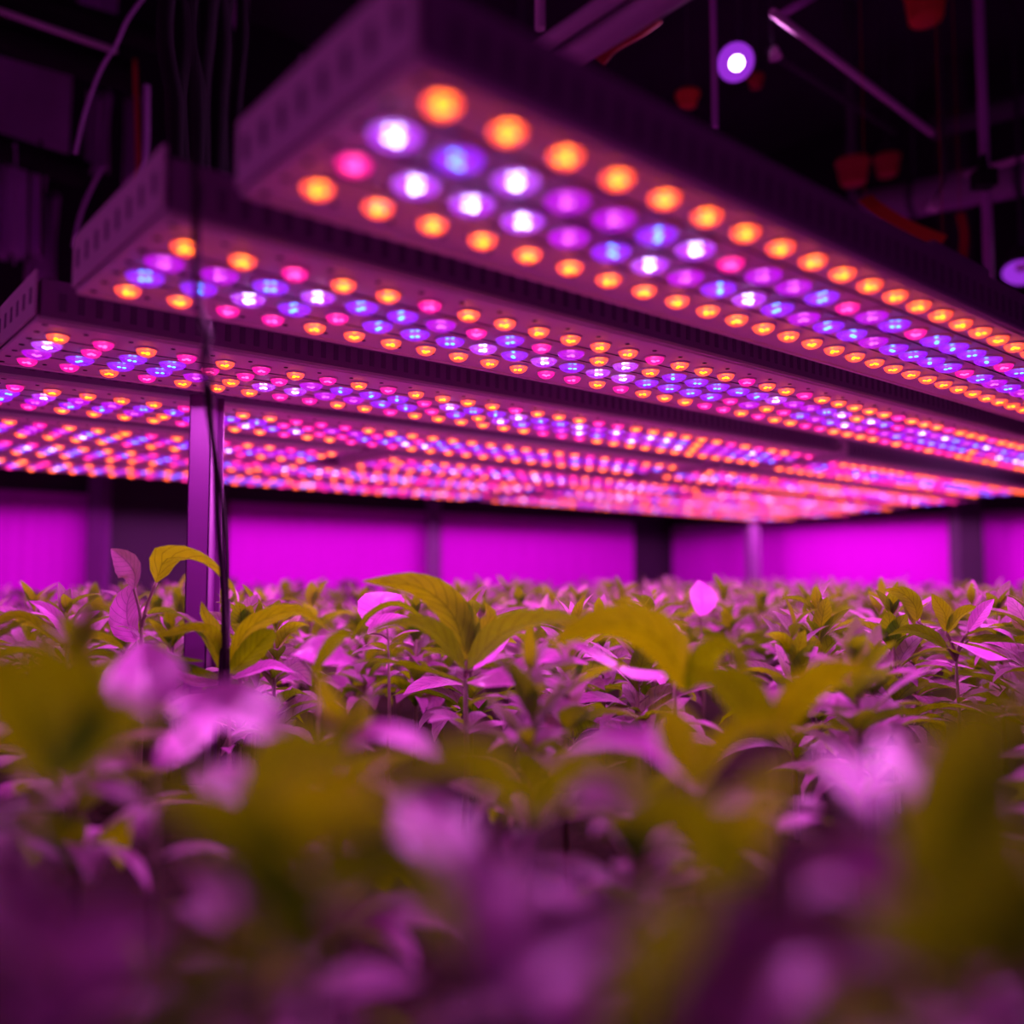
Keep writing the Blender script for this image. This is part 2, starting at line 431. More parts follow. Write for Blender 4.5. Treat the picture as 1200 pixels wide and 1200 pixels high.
def foliage_mesh(seed, h, size, whorls, n=8):
    rnd = random.Random(seed); bm = bmesh.new()
    for a in plant_leaves(rnd, h, size, whorls): leaf(bm, *a, n=n, mi=1 if rnd.random() < .55 else 0)
    me = bpy.data.meshes.new('foliage'); bm.to_mesh(me); bm.free()
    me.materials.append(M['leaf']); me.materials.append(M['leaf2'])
    bm = bmesh.new()
    tube(bm, [(0, 0, 0), (.004, .002, h*.5), (0, 0, h*1.0)], [.0055, .0045, .0025], 8)
    for i in range(6):
        zz = h*(.35+.1*i); yw = rnd.random()*6.28
        tube(bm, [(0, 0, zz), (.018*math.cos(yw), .018*math.sin(yw), zz+.012)], [.0022, .0012], 6)
    return me, to_mesh('stem', bm, M['stem'])
PH = 0.36
VAR = [foliage_mesh(100+i, PH, .14, 5, 8) for i in range(8)]
FAR = []
for i in range(5):
    me, st = foliage_mesh(300+i, PH, .14, 4, 6)
    bm = bmesh.new(); bm.from_mesh(me); nf = len(bm.faces); bm.from_mesh(st); bm.faces.ensure_lookup_table()
    for f in bm.faces[nf:]: f.material_index = 2
    m2 = bpy.data.meshes.new('seedling'); bm.to_mesh(m2); bm.free()
    for q in ('leaf', 'leaf2', 'stem'): m2.materials.append(M[q])
    FAR.append(m2)

HERO_XY = [(P(px, 700, d).x, P(px, 700, d).y) for px, d in ((545, 1.5), (164, 1.62), (268, 1.56), (78, 1.6), (1120, 1.72), (822, 2.3), (455, 1.9), (372, 1.35), (790, 1.45))]
spots = []
sp = 0.235
iu = -2
while iu*sp < WU:
    iv = -2
    while iv*sp < WV:
        u = iu*sp+random.uniform(-.07, .07); v = iv*sp+random.uniform(-.07, .07)+(.5*sp if iu % 2 else 0)
        iv += 1
        if u > WU-.60 or v > WV-.40: continue
        p = UU*u+VV*v
        if p.y < 0.44 or (p.y < 1.0 and random.random() < .38): continue
        lim = 0.60*p.y+.14
        if abs(p.x) > lim: continue
        if any((Vector((q[0], q[1], 0))-p).length < .12 or (p.y < q[1] and p.y > 1.0 and abs(p.x/p.y-q[0]/q[1]) < .045) for q in HERO_XY): continue
        spots.append((p.y, p.x, p.y))
    iu += 1
spots.sort()
print('plants', len(spots))
def zone(x, y):
    side = 'left' if x < -.18*y else ('right' if x > .18*y else 'middle')
    if y < 0.95: return f'heavily blurred leafy plant in the {side} foreground', f'blurred foreground plants, {side}'
    if y < 2.4: return f'sharply focused leafy plant in the {side} of the canopy', f'plants in focus, {side}'
    if y < 4.2: return f'small slightly blurred leafy plant behind the focused ones, {side}', f'plants behind the focus, {side}'
    return f'tiny blurred plant at the far edge of the canopy, {side}', f'far plants before the magenta walls, {side}'
restbm = None
for i, (d, x, y) in enumerate(spots):
    top = -0.085+random.uniform(-.035, .025)
    if .95 < y < 1.65: top -= .02
    if y < .95: top = -0.165+random.uniform(-.03, .02)
    s = (top-SOIL)/(PH+.02)
    if i < 300:
        lab, grp = zone(x, y)
        if y < 3.2:
            f, st = VAR[i % 8]
            t = thing('leafy_plant', lab, 'plant', (x, y, EYE+SOIL), random.random()*6.28, grp)
            link('foliage', f, t); link('stem', st, t)
        else:
            t = link('leafy_plant', FAR[i % 5], None, (x, y, EYE+SOIL), random.random()*6.28); tag(t, lab, 'plant', grp)
        t.scale = (s*random.uniform(.95, 1.15),)*2+(s,)
    else:
        if restbm is None: restbm = bmesh.new()
        n0 = len(restbm.verts); restbm.from_mesh(FAR[i % 5]); restbm.verts.ensure_lookup_table()
        bmesh.ops.transform(restbm, matrix=Matrix.Translation((x, y, EYE+SOIL)) @ Matrix.Rotation(random.random()*6.28, 4, 'Z') @ Matrix.Scale(s, 4), verts=restbm.verts[n0:])
if restbm:
    me = bpy.data.meshes.new('far_foliage'); restbm.to_mesh(me); restbm.free()
    for q in ('leaf', 'leaf2', 'stem'): me.materials.append(M[q])
    o = link('far_foliage', me); tag(o, 'hazy mass of leaves along the foot of the far walls', 'plants'); o['kind'] = 'stuff'

# growing bench with a soil bed
t = thing('growing_bench', 'dark soil filled growing bench carrying all the leafy plants', 'bench', (0, 0, 0), RZ)
bm = bmesh.new(); box(bm, -.75, WU-.50, -.75, WV-.30, EYE+SOIL-.10, EYE+SOIL); obj('soil_bed', bm, M['soil'], t)
bm = bmesh.new()
for a in ((-.78, WU-.47, -.78, -.75), (-.78, WU-.47, WV-.30, WV-.27), (-.78, -.75, -.75, WV-.30), (WU-.50, WU-.47, -.75, WV-.30)):
    box(bm, *a, EYE+SOIL-.14, EYE+SOIL+.015)
obj('rim', bm, M['dark_steel'], t)
for u in (-.7, 2.0, 4.2, WU-.5):
    for v in (-.7, 1.6, 3.0, WV-.5):
        bm = bmesh.new(); box(bm, u-.03, u+.03, v-.03, v+.03, 0, EYE+SOIL-.10); obj('leg', bm, M['dark_steel'], t)

# ------------------------------------------------------------ overhead clutter
def rod(name, lab, cat, a, b, r, m, n=10, **k):
    a, b = Vector(a), Vector(b); bm = bmesh.new(); tube(bm, [Vector(), b-a], r, n); return tag(obj(name, bm, m, None, a), lab, cat, **k)
def cable(lab, ctrl, r, m, name='power_cable', **k):
    ctrl = [Vector(c) for c in ctrl]; a = ctrl[0]; bm = bmesh.new()
    tube(bm, [p-a for p in curve_pts(ctrl)], r, 8); return tag(obj(name, bm, m, None, a), lab, 'cable', **k)
def G(px, py, H):
    r = P(px, py, 1)-Vector((0, 0, EYE)); return r*(H/r.z)
def GV(px, py, H):
    g = G(px, py, H); return g.dot(UU), g.dot(VV)
CZ = 3.4
# suspension rails crossing above the lights
for lab, q, r in (('thinner mauve rail tube crossing above the nearest light, left one of two', (655, 40), .012),
                  ('thicker mauve rail tube crossing above the nearest light, right one of two', (690, 53), .020)):
    u, v = GV(*q, .80); rod('suspension_rail', lab, 'rail', W(u, -.4, .80), W(u, 4.3, .80), r, M['mauve'], 12)
rod('hanger_rod', 'mauve vertical rod rising from the top edge of the nearest light', 'rod', P(633, 34, 1.42), Vector((P(633, 34, 1.42).x, P(633, 34, 1.42).y, EYE+CZ)), .009, M['mauve'])
q = P(838, 150, 2.6); rod('hanger_rod', 'slim upright rod just left of the glowing ceiling spotlight', 'rod', q, (q.x, q.y, EYE+CZ), .010, M['cloth'])
rod('brace_rod', 'long straight mauve rod slanting down right from the ceiling spotlight', 'rod', P(905, 14, 2.7), P(1092, 156, 3.4), .013, M['mauve'])
rod('brace_rod', 'short violet bar by the top edge, right of the ceiling spotlight', 'rod', P(915, 18, 2.9), P(955, -6, 2.9), .014, M['cloth'])
rod('brace_rod', 'dim thin rod slanting behind the small spotlight head', 'rod', P(900, 60, 3.6), P(1050, 155, 4.2), .012, M['dark_steel'])

# spotlights
def spotlight(lab, pos, aim, r, glow, lit=True):
    t = thing('ceiling_spotlight', lab, 'spotlight', pos, 0)
    d = (Vector(aim)-Vector(pos)).normalized(); q = d.to_track_quat('Z', 'Y').to_matrix().to_4x4()
    bm = bmesh.new()
    lathe(bm, [(r*.45, -r*1.6), (r*.7, -r*1.5), (r, -.2*r), (r*1.08, 0), (r*1.08, .05*r), (r, .05*r)], 28, caps=False)
    bmesh.ops.transform(bm, matrix=q, verts=bm.verts); obj('housing', bm, M['dark_steel'], t)
    bm = bmesh.new(); lathe(bm, [(r*.99, .02*r), (r*.75, -.35*r), (r*.45, -.55*r), (0.0001, -.56*r)], 28, caps=False)
    bmesh.ops.transform(bm, matrix=q, verts=bm.verts); obj('reflector', bm, glow, t)
    bm = bmesh.new(); lathe(bm, [(0.0001, -.25*r), (r*.28, -.27*r), (r*.38, -.38*r), (r*.34, -.52*r), (0.0001, -.54*r)], 24)
    bmesh.ops.transform(bm, matrix=q, verts=bm.verts); obj('bulb', bm, M['spot_glass'] if lit else M['mauve'], t)
    bm = bmesh.new(); c = -d*r*1.2
    tube(bm, [c, c+Vector((0, 0, r*2)), (c.x, c.y, EYE+CZ-pos[2])], r*.13, 8); obj('stem', bm, M['dark_steel'], t)
    return t
p1 = P(862, 73, 3.0); spotlight('round ceiling spotlight with bright white bulb and violet rim', p1, p1+Vector((-.45, -1, -.45)), .062, M['glow'])
def lamp(p, e):
    ld = bpy.data.lights.new('spotlight_beam', 'SPOT'); ld.energy = e; ld.color = (0.85, 0.30, 0.9); ld.spot_size = math.radians(165); ld.spot_blend = .5; ld.shadow_soft_size = .02
    o = bpy.data.objects.new('spotlight_beam', ld); col.objects.link(o); return o
d_ = Vector((-.45, -1, -.45)).normalized(); o = lamp(p1, 22); o.location = p1+d_*.09; o.rotation_euler = d_.to_track_quat('-Z', 'Y').to_euler()
p2 = P(1197, 319, 3.6); spotlight('violet glowing spotlight cut by the right frame edge', p2, p2+Vector((-.35, -.45, -1)), .07, M['glow'], False)
d_ = Vector((-.35, -.45, -1)).normalized(); o = lamp(p2, 10); o.location = p2+d_*.1; o.rotation_euler = d_.to_track_quat('-Z', 'Y').to_euler()
def small_head(lab, pos, off):
    t = thing('spotlight_head', lab, 'spotlight', pos, 0)
    bm = bmesh.new(); tube(bm, [(0, 0, 0), (off[0]*.4, off[1]*.4, off[2]*.4)], [.022, .012], 14); obj('lamp_cup', bm, M['mauve'], t)
    bm = bmesh.new(); tube(bm, [(off[0]*.35, off[1]*.35, off[2]*.35), off, (off[0], off[1], EYE+CZ-pos[2])], .006, 8); obj('arm', bm, M['dark_steel'], t)
small_head('tiny pink spotlight head right of the round ceiling spotlight', P(909, 68, 2.9), (-.012, 0, .09))
small_head('tiny pale spotlight head hanging before the purple duct', P(1092, 246, 3.2), (.05, 0, .12))

# duct and truss at right
def duct(lab, a, b, r, m):
    a, b = Vector(a), Vector(b); L = (b-a).length; n = int(L/.09); t = thing('air_duct', lab, 'duct', a, 0)
    bm = bmesh.new(); tube(bm, [(b-a)*(i/n) for i in range(n+1)], [r*(1+.04*(i % 2)) for i in range(n+1)], 20); obj('tube', bm, m, t)
    for k in (.25, .7):
        bm = bmesh.new(); c = (b-a)*k; dd = (b-a).normalized()*.015; tube(bm, [c-dd, c+dd], r*1.1, 20); tube(bm, [c+Vector((0, 0, r)), (c.x, c.y, EYE+CZ-a.z)], .006, 6); obj('strap', bm, M['dark_steel'], t)
duct('wide purple air duct running behind the nearest light at right', P(1010, 246, 4.6), P(1290, 188, 3.9), .085, M['duct'])
rod('conduit', 'thin pink conduit above the air duct at right edge', 'conduit', P(1130, 205, 4.0), P(1290, 158, 3.6), .014, M['mauve'])
rod('conduit', 'dim broad pipe high above the air duct', 'conduit', P(1090, 150, 4.4), P(1290, 95, 4.0), .06, M['dark_steel'])
q = P(1160, 345, 3.2); rod('hanger_rod', 'bluish upright rod with a clamp before the air duct', 'rod', q, (q.x, q.y, EYE+CZ), .017, M['cloth'])
q = P(1153, 210, 3.15); bm = bmesh.new(); box(bm, -.035, .035, -.03, .03, -.03, .03); lathe(bm, [(.012, .03), (.016, .05), (.009, .09)], 10); tag(obj('pipe_clamp', bm, M['black'], None, q), 'black pipe clamp on the bluish upright rod', 'clamp')
q = P(995, 100, 4.2); rod('hanger_rod', 'very dim purple rod in the dark above the orange straps', 'rod', P(1000, 235, 4.2), (P(1000, 235, 4.2).x, P(1000, 235, 4.2).y, EYE+CZ), .022, M['dark_steel'])
def strap(lab, ctrl, w, m):
    pts = curve_pts(ctrl, 6); a = pts[0]; bm = bmesh.new()
    view = Vector((0, -1, -.2)).normalized(); rows = []
    for i, p in enumerate(pts):
        d = (pts[min(i+1, len(pts)-1)]-pts[max(i-1, 0)]).normalized(); s_ = d.cross(view).normalized()*w/2; nn = s_.cross(d).normalized()*.003
        rows.append([bm.verts.new(p-a+x) for x in (s_+nn, -s_+nn, -s_-nn, s_-nn)])
    for A, B in zip(rows, rows[1:]):
        for k in range(4): bm.faces.new((A[k], A[(k+1) % 4], B[(k+1) % 4], B[k]))
    bm.faces.new(rows[0][::-1]); bm.faces.new(rows[-1])
    for p in (pts[0], pts[-1]): tube(bm, [p-a, Vector((p.x-a.x, p.y-a.y, EYE+CZ-a.z))], .0007, 5)
    return tag(obj('ratchet_strap', bm, m, None, a), lab, 'strap')
strap('orange red strap lying along the top edge of the nearest light', [P(1014, 232, 2.9), P(1030, 246, 2.85), P(1062, 266, 2.8), P(1105, 284, 2.75)], .045, M['red'])
strap('dark red strap hanging below the air duct at right', [P(1125, 250, 3.1), P(1130, 275, 3.1), P(1127, 310, 3.1)], .03, M['darkred'])
strap('dark red band slanting beneath the thicker rail tube', [P(770, 18, 2.6), P(745, 35, 2.6), P(715, 52, 2.6), P(700, 70, 2.6)], .05, M['darkred'])
def bucket(lab, pos, r, h, m):
    t = thing('hanging_bucket', lab, 'bucket', pos, 0)
    bm = bmesh.new(); lathe(bm, [(.0001, 0), (r*.75, 0), (r*.8, .01), (r, h), (r*1.06, h), (r*1.06, h-.012), (r*.97, h-.012)], 18); obj('pail', bm, m, t)
    bm = bmesh.new(); tube(bm, curve_pts([(-r, 0, h), (-r*.5, 0, h+r*.8), (0, 0, h+r), (r*.5, 0, h+r*.8), (r, 0, h)]), .003, 6); tube(bm, [(0, 0, h+r), (0, 0, EYE+CZ-pos[2])], .003, 6); obj('handle', bm, M['dark_steel'], t)
bucket('bright red hanging bucket cut by the top edge at right', P(1085, 24, 3.2), .075, .13, M['red'])
bucket('dark red hanging bucket in the gloom above the orange strap', P(1000, 215, 3.9), .07, .10, M['darkred'])
bucket('dim red hanging bucket beside the black one further right', P(1040, 205, 4.3), .06, .09, M['darkred'])
bucket('small red hanging bucket just above the edge of the nearest light', P(806, 124, 3.4), .045, .05, M['red'])
bucket('tiny dark red pot hanging below right of the round spotlight', P(886, 102, 3.5), .03, .045, M['darkred'])
# driver box on the nearest light
u, v = 1.42, .60
t = thing('driver_box', 'low purple driver box on top of the nearest light', 'driver', W(1.30, .565, LAMP+HH), RZ)
bm = bmesh.new(); box(bm, 0, .20, 0, .10, 0, .024); bevel(obj('case', bm, M['side_metal'], t), .006)
bm = bmesh.new(); tube(bm, [(.2, .05, .012), (.24, .06, .014), (.28, .12, .004)], .004, 8); obj('lead', bm, M['rubber'], t)

# left: beams, hanging sheets, strips
rod('ceiling_beam', 'black beam crossing the purple sheets at far left', 'beam', P(-120, 135, 3.6), P(104, 206, 3.9), .065, M['black'], 4)
rod('ceiling_beam', 'broad dark beam below the pale conduit in the top left corner', 'beam', P(-120, 10, 3.3), P(160, 92, 3.7), .07, M['black'], 4)
rod('ceiling_beam', 'dark beam across the very top left above the conduit', 'beam', P(-60, -25, 3.4), P(210, 55, 3.8), .06, M['black'], 4)
rod('conduit', 'pale conduit slanting down from the top left corner', 'conduit', P(-60, -8, 3.1), P(137, 60, 3.3), .012, M['mauve'])
def cloth(lab, px0, py0, px1, py1, d, m, amp=.02, n=26):
    a, b = P(px0, py1, d), P(px1, py1, d); top = P(px0, py0, d).z; bm = bmesh.new(); h = top-a.z; R = []
    for s_ in (0, .004):
        R.append([[bm.verts.new(((b-a).x*i/n, (b-a).y*i/n+s_+amp*math.sin(i*.9+j*.25)*(.6+.4*math.sin(i*.31)), h*j/8+.015*math.sin(i*.7)*(j == 0))) for i in range(n+1)] for j in range(9)])
    for r_ in R:
        for j in range(8):
            for i in range(n):
                f = bm.faces.new((r_[j][i], r_[j][i+1], r_[j+1][i+1], r_[j+1][i])); f.smooth = True
    for j in (0, 8):
        for i in range(n): bm.faces.new((R[0][j][i], R[0][j][i+1], R[1][j][i+1], R[1][j][i]))
    for i in (0, n):
        for j in range(8): bm.faces.new((R[0][j][i], R[0][j+1][i], R[1][j+1][i], R[1][j][i]))
    return tag(obj('hanging_sheet', bm, m, None, a), lab, 'sheet')
cloth('smooth dim purple sheet between the two black beams at left', -60, 52, 82, 178, 4.0, M['cloth'], .008)
cloth('bunched brighter purple sheet below the lower black beam', -20, 185, 52, 300, 4.2, M['cloth2'], .05)
cloth('narrow pleated purple strip right of the upper black beam', 98, 105, 128, 200, 4.1, M['cloth'], .03)
cloth('purple cloth patch showing at the top between beams', 88, -30, 140, 26, 4.3, M['cloth2'], .03)
cloth('dim purple sheet tucked in beside the third light', 28, 225, 66, 330, 4.3, M['cloth'], .03)
cloth('dim pleated strip left of the hanging cable bundle', 143, 110, 160, 215, 4.5, M['cloth'], .02)
cloth('dim violet patch at the top left of the nearest light', 255, -30, 290, 30, 4.6, M['cloth'], .02)
for lab, ctrl, r in (
    ('thin pale cord looping down in the top left corner', [P(172, -8, 2.9), P(150, 22, 2.9), P(136, 52, 2.9), P(118, 82, 2.9), P(100, 130, 2.9), P(88, 180, 2.9)], .006),
    ('thin pale cord falling past the end of the lower black beam', [P(122, 195, 3.3), P(110, 215, 3.3), P(95, 250, 3.3), P(86, 290, 3.3)], .007)):
    cable(lab, ctrl, r, M['cloth'], 'cord')
for i, (x0, x1, d) in enumerate(((158, 161, 3.2), (172, 166, 3.0), (46, 49, 3.4), (32, 33, 3.4), (16, 17, 3.5))):
    cable(('reddish brown', 'dim purple', 'fine black', 'fine dark', 'faint grey')[i]+' cord hanging straight down at upper left, '+('left of the cable bundle', 'touching the cable bundle', 'before the bunched sheet', 'over the bunched sheet', 'nearest the left edge')[i],
          [P(x0, (70, 100, 165, 170, 172)[i], d), P((x0+x1)/2+2, 180, d), P(x1, (235, 250, 300, 305, 310)[i], d)], (.009, .012, .005, .005, .004)[i], M['darkred'] if i == 0 else (M['cloth'] if i in (1, 4) else M['black']), 'cord')
# bundle of black cables
for i, (x0, x1, y1, r) in enumerate(((196, 205, 172, .022), (208, 214, 215, .03), (222, 222, 225, .032), (238, 236, 245, .030), (252, 250, 235, .028), (266, 262, 225, .022), (280, 272, 200, .018))):
    d = 2.2+.07*i
    cable(['first', 'second', 'third', 'fourth', 'fifth', 'sixth', 'seventh'][i]+' black cable from the left in the bundle between the two front lights',
          [P(x0+(6, -9, 3, 12, -6, 9, 2)[i], -60, d), P(x0+(-3, 5, -7, 2, 8, -5, 4)[i], 40, d), P((x0+x1)/2+(4, -5, 6, -3, 5, -6, 1)[i], 120, d), P(x1, y1+20, d)], r, M['rubber'], group='black cable bundle')
t = cable('long dark cable dangling past the second light into the plants', [P(224, -40, .98), P(227, 120, .98), P(229, 250, .98), P(231, 330, 1.0), P(235, 368, 1.02), P(244, 392, 1.06), P(238, 420, 1.10), P(243, 470, 1.18), P(252, 540, 1.28), P(256, 620, 1.38), P(262, 700, 1.45), P(263, 800, 1.5)], .0042, M['rubber'])
cable('second thinner dark cable twisted beside the long one', [P(240, 385, 1.06), P(247, 430, 1.12), P(249, 500, 1.22), P(262, 600, 1.36), P(266, 700, 1.46), P(262, 790, 1.5)], .003, M['rubber'])
bm = bmesh.new(); a_ = P(262, 812, 1.52); tube(bm, [(0, 0, 0), (0, 0, .06), (.002, 0, .16)], [.010, .009, .006], 10)
tag(obj('plant_stake', bm, M['rubber'], None, a_), 'dark stake wrapped by the dangling cable among spiky leaves', 'stake')

# ------------------------------------------------------------ plants placed one by one
def leaf3(bm, ctrl, w, up, n=14, fold=.45, serr=.05, tip=.55, mi=0):
    """leaf along a curve; UP is the side its face turns to"""
    uvl = bm.loops.layers.uv.verify(); pts = curve_pts(ctrl, max(3, n//(len(ctrl)-1))); n = len(pts)-1; rows = []; up = Vector(up).normalized()
    for i, p in enumerate(pts):
        d = (pts[min(i+1, n)]-pts[max(i-1, 0)]).normalized(); s_ = d.cross(up).normalized(); u2 = s_.cross(d).normalized(); t = i/n
        ww = w*.5*max(0.03, math.sin(PI*min(1, t**.8))**.8 if 0 < t < 1 else 0.0)
        if i % 2: ww *= 1+serr
        rows.append([(bm.verts.new(p+s_*ww*k*math.cos(fold*abs(k))+u2*ww*abs(k)*math.sin(fold)*(1-.3*abs(k))), (k*.5+.5, t)) for k in (-1, -.6, -.3, 0, .3, .6, 1)])
    for A, B in zip(rows, rows[1:]):
        for k in range(6):
            q = (A[k], A[k+1], B[k+1], B[k]); f = bm.faces.new([x[0] for x in q]); f.smooth = True; f.material_index = mi
            for lp, x in zip(f.loops, q): lp[uvl].uv = x[1]
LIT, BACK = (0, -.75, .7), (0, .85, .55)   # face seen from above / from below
def placed_plant(lab, cx, cy, d, leaves, extra=0, seed=0, r=.005, size=.09):
    top = P(cx, cy, d); base = Vector((top.x, top.y, EYE+SOIL)); t = thing('leafy_plant', lab, 'plant', base, 0)
    h = top.z-base.z
    bm = bmesh.new(); tube(bm, [(0, 0, 0), (.004, 0, h*.5), (0, 0, h)], [r*1.2, r, r*.6], 8)
    for L in leaves:
        c0 = P(*L[0][0])-base
        if (c0-Vector((0, 0, h))).length > .015:
            if c0.z > h: tube(bm, curve_pts([(0, 0, h-.008), (c0.x*.35, c0.y*.35, h+(c0.z-h)*.45), c0], 5), r*.55, 6); continue
            m_ = Vector((c0.x*.4, c0.y*.4, min(h, c0.z)-.03-abs(c0.x)*.4)); tube(bm, curve_pts([(0, 0, max(.05, m_.z-.06)), m_, c0], 5), r*.4, 6)
    obj('stem', bm, M['stem'], t)
    for pts, wpx, face, mi in leaves:
        bm = bmesh.new(); dd = pts[len(pts)//2][2]
        leaf3(bm, [P(*q)-base for q in pts], wpx*dd/F, face, mi=0)
        me = bpy.data.meshes.new('leaf'); bm.to_mesh(me); bm.free(); me.materials.append(M['leaf_lit'] if face is not BACK and face[1] < 0 else M['leaf'] if mi == 0 else M['leaf2']); link('leaf', me, t)
    rnd = random.Random(seed)
    for i in range(extra):
        bm = bmesh.new(); f = rnd.random()
        leaf(bm, (0, 0, h*(.55+.4*f)), i*2.4+rnd.random(), rnd.uniform(.2, .9), size*rnd.uniform(.8, 1.15), size*rnd.uniform(.28, .4), rnd.uniform(.6, 1.6), rnd.uniform(.2, .6), rnd.uniform(-.4, .4), n=10)
        me = bpy.data.meshes.new('leaf'); bm.to_mesh(me); bm.free(); me.materials.append(M['leaf2' if i % 2 else 'leaf']); link('leaf', me, t)
placed_plant('pointed leafy plant in sharp focus at the middle, broad olive leaf sweeping left', 545, 790, 1.5, [
    ([(548, 775, 1.5), (530, 720, 1.48), (490, 688, 1.44), (425, 681, 1.38)], 46, BACK, 0),
    ([(550, 770, 1.5), (545, 725, 1.5), (528, 700, 1.5), (505, 683, 1.52)], 26, BACK, 0),
    ([(545, 785, 1.48), (505, 738, 1.4), (450, 736, 1.32), (398, 765, 1.25)], 40, (0, .5, .9), 1),
    ([(545, 790, 1.48), (480, 716, 1.5), (440, 718, 1.5), (410, 752, 1.5)], 24, (0, .3, 1), 1),
    ([(548, 785, 1.47), (590, 742, 1.38), (650, 727, 1.3), (722, 738, 1.22)], 50, (0, .6, .9), 1),
    ([(555, 765, 1.5), (565, 740, 1.5), (575, 722, 1.5), (568, 706, 1.5)], 20, BACK, 0),
    ([(552, 770, 1.5), (556, 740, 1.5), (548, 716, 1.5), (540, 700, 1.5)], 18, BACK, 0),
    ([(555, 785, 1.5), (575, 765, 1.55), (592, 745, 1.6), (612, 738, 1.65)], 22, LIT, 0),
    ([(545, 800, 1.5), (490, 785, 1.45), (440, 775, 1.4), (405, 778, 1.36)], 26, (0, .2, 1), 1),
    ([(548, 800, 1.5), (600, 790, 1.45), (640, 770, 1.42), (690, 778, 1.4)], 30, LIT, 0),
    ([(548, 800, 1.5), (570, 800, 1.4), (610, 800, 1.35), (640, 830, 1.3)], 28, LIT, 1)], 6, 3, .0055)
placed_plant('tall forked seedling at left, one small upright leaf and one arching leaf', 166, 732, 1.62, [
    ([(157, 690, 1.62), (158, 672, 1.62), (146, 655, 1.62), (130, 643, 1.61)], 40, (-.5, -.8, .3), 0),
    ([(183, 683, 1.62), (196, 655, 1.6), (238, 660, 1.58), (270, 690, 1.56), (279, 706, 1.55)], 46, (.1, .42, 1), 0),
    ([(160, 752, 1.66), (150, 730, 1.7), (150, 705, 1.72), (160, 682, 1.72)], 42, (-.2, -.9, .3), 0),
    ([(172, 720, 1.62), (200, 718, 1.55), (230, 735, 1.5), (250, 768, 1.48)], 26, (0, .4, 1), 1),
    ([(165, 760, 1.6), (190, 765, 1.55), (215, 775, 1.5), (240, 775, 1.5)], 26, (0, .5, 1), 1)], 3, 5, .0052, .07)
placed_plant('spiky star shaped plant around the dark stake at left', 268, 800, 1.56, [
    ([(262, 790, 1.55), (248, 750, 1.5), (228, 738, 1.45), (180, 746, 1.4)], 30, BACK, 0),
    ([(266, 785, 1.55), (285, 745, 1.5), (310, 726, 1.48), (350, 716, 1.45), (388, 740, 1.42)], 26, BACK, 0),
    ([(265, 780, 1.55), (252, 740, 1.55), (240, 722, 1.55), (236, 705, 1.55)], 18, BACK, 0),
    ([(270, 790, 1.55), (290, 770, 1.5), (310, 748, 1.46), (322, 738, 1.44)], 34, BACK, 1),
    ([(262, 795, 1.55), (230, 790, 1.5), (205, 778, 1.48), (190, 760, 1.46)], 24, (0, .7, .8), 1),
    ([(262, 800, 1.55), (230, 800, 1.52), (210, 790, 1.5), (196, 785, 1.5)], 18, LIT, 0),
    ([(272, 795, 1.55), (300, 785, 1.55), (320, 780, 1.55), (345, 788, 1.55)], 18, LIT, 0)], 5, 8, .004, .08)
placed_plant('small low plant with fine leaves at the left edge of the focus zone', 78, 765, 1.6, [
    ([(78, 758, 1.6), (50, 738, 1.55), (20, 722, 1.5), (-20, 735, 1.48)], 22, BACK, 0),
    ([(78, 750, 1.6), (70, 728, 1.6), (52, 712, 1.6), (34, 704, 1.6)], 16, LIT, 0),
    ([(80, 750, 1.6), (92, 735, 1.6), (108, 722, 1.6), (118, 716, 1.6)], 16, LIT, 0),
    ([(80, 758, 1.6), (100, 745, 1.55), (125, 750, 1.5), (148, 762, 1.5)], 20, BACK, 0)], 6, 9, .004, .06)
placed_plant('sharp bushy plant at right with two upright olive leaves', 1120, 770, 1.72, [
    ([(1075, 728, 1.7), (1072, 710, 1.7), (1058, 696, 1.69), (1036, 691, 1.68)], 22, BACK, 0),
    ([(1108, 740, 1.72), (1108, 722, 1.72), (1100, 708, 1.72), (1092, 696, 1.72)], 20, BACK, 0),
    ([(1110, 742, 1.72), (1122, 725, 1.72), (1134, 716, 1.73), (1146, 712, 1.74)], 20, BACK, 0),
    ([(1135, 740, 1.72), (1145, 725, 1.72), (1155, 712, 1.72), (1165, 702, 1.72)], 18, LIT, 0),
    ([(1130, 745, 1.7), (1160, 738, 1.66), (1180, 745, 1.62), (1195, 760, 1.6)], 16, (0, .3, 1), 0),
    ([(1135, 750, 1.7), (1165, 750, 1.66), (1190, 752, 1.62), (1215, 742, 1.6)], 20, BACK, 1),
    ([(1115, 752, 1.7), (1145, 765, 1.6), (1170, 775, 1.55), (1192, 772, 1.5)], 22, LIT, 0),
    ([(1110, 760, 1.7), (1090, 745, 1.68), (1065, 738, 1.66), (1040, 745, 1.64)], 18, BACK, 1)], 10, 12, .004, .08)
placed_plant('plant with one tall upright pink leaf right of centre', 822, 740, 2.3, [
    ([(820, 722, 2.28), (823, 706, 2.31), (822, 694, 2.35), (819, 680, 2.38)], 34, (.1, -.7, .6), 0)], 6, 14, .004, .09)
placed_plant('plant showing a rounded pink leaf behind the middle plant', 455, 745, 1.9, [
    ([(452, 728, 1.95), (448, 716, 1.93), (446, 704, 1.95), (450, 694, 2.0)], 58, (0, -.8, .6), 0),
    ([(430, 742, 1.9), (445, 732, 1.88), (462, 728, 1.86), (480, 724, 1.85)], 26, LIT, 0)], 5, 15, .004, .09)
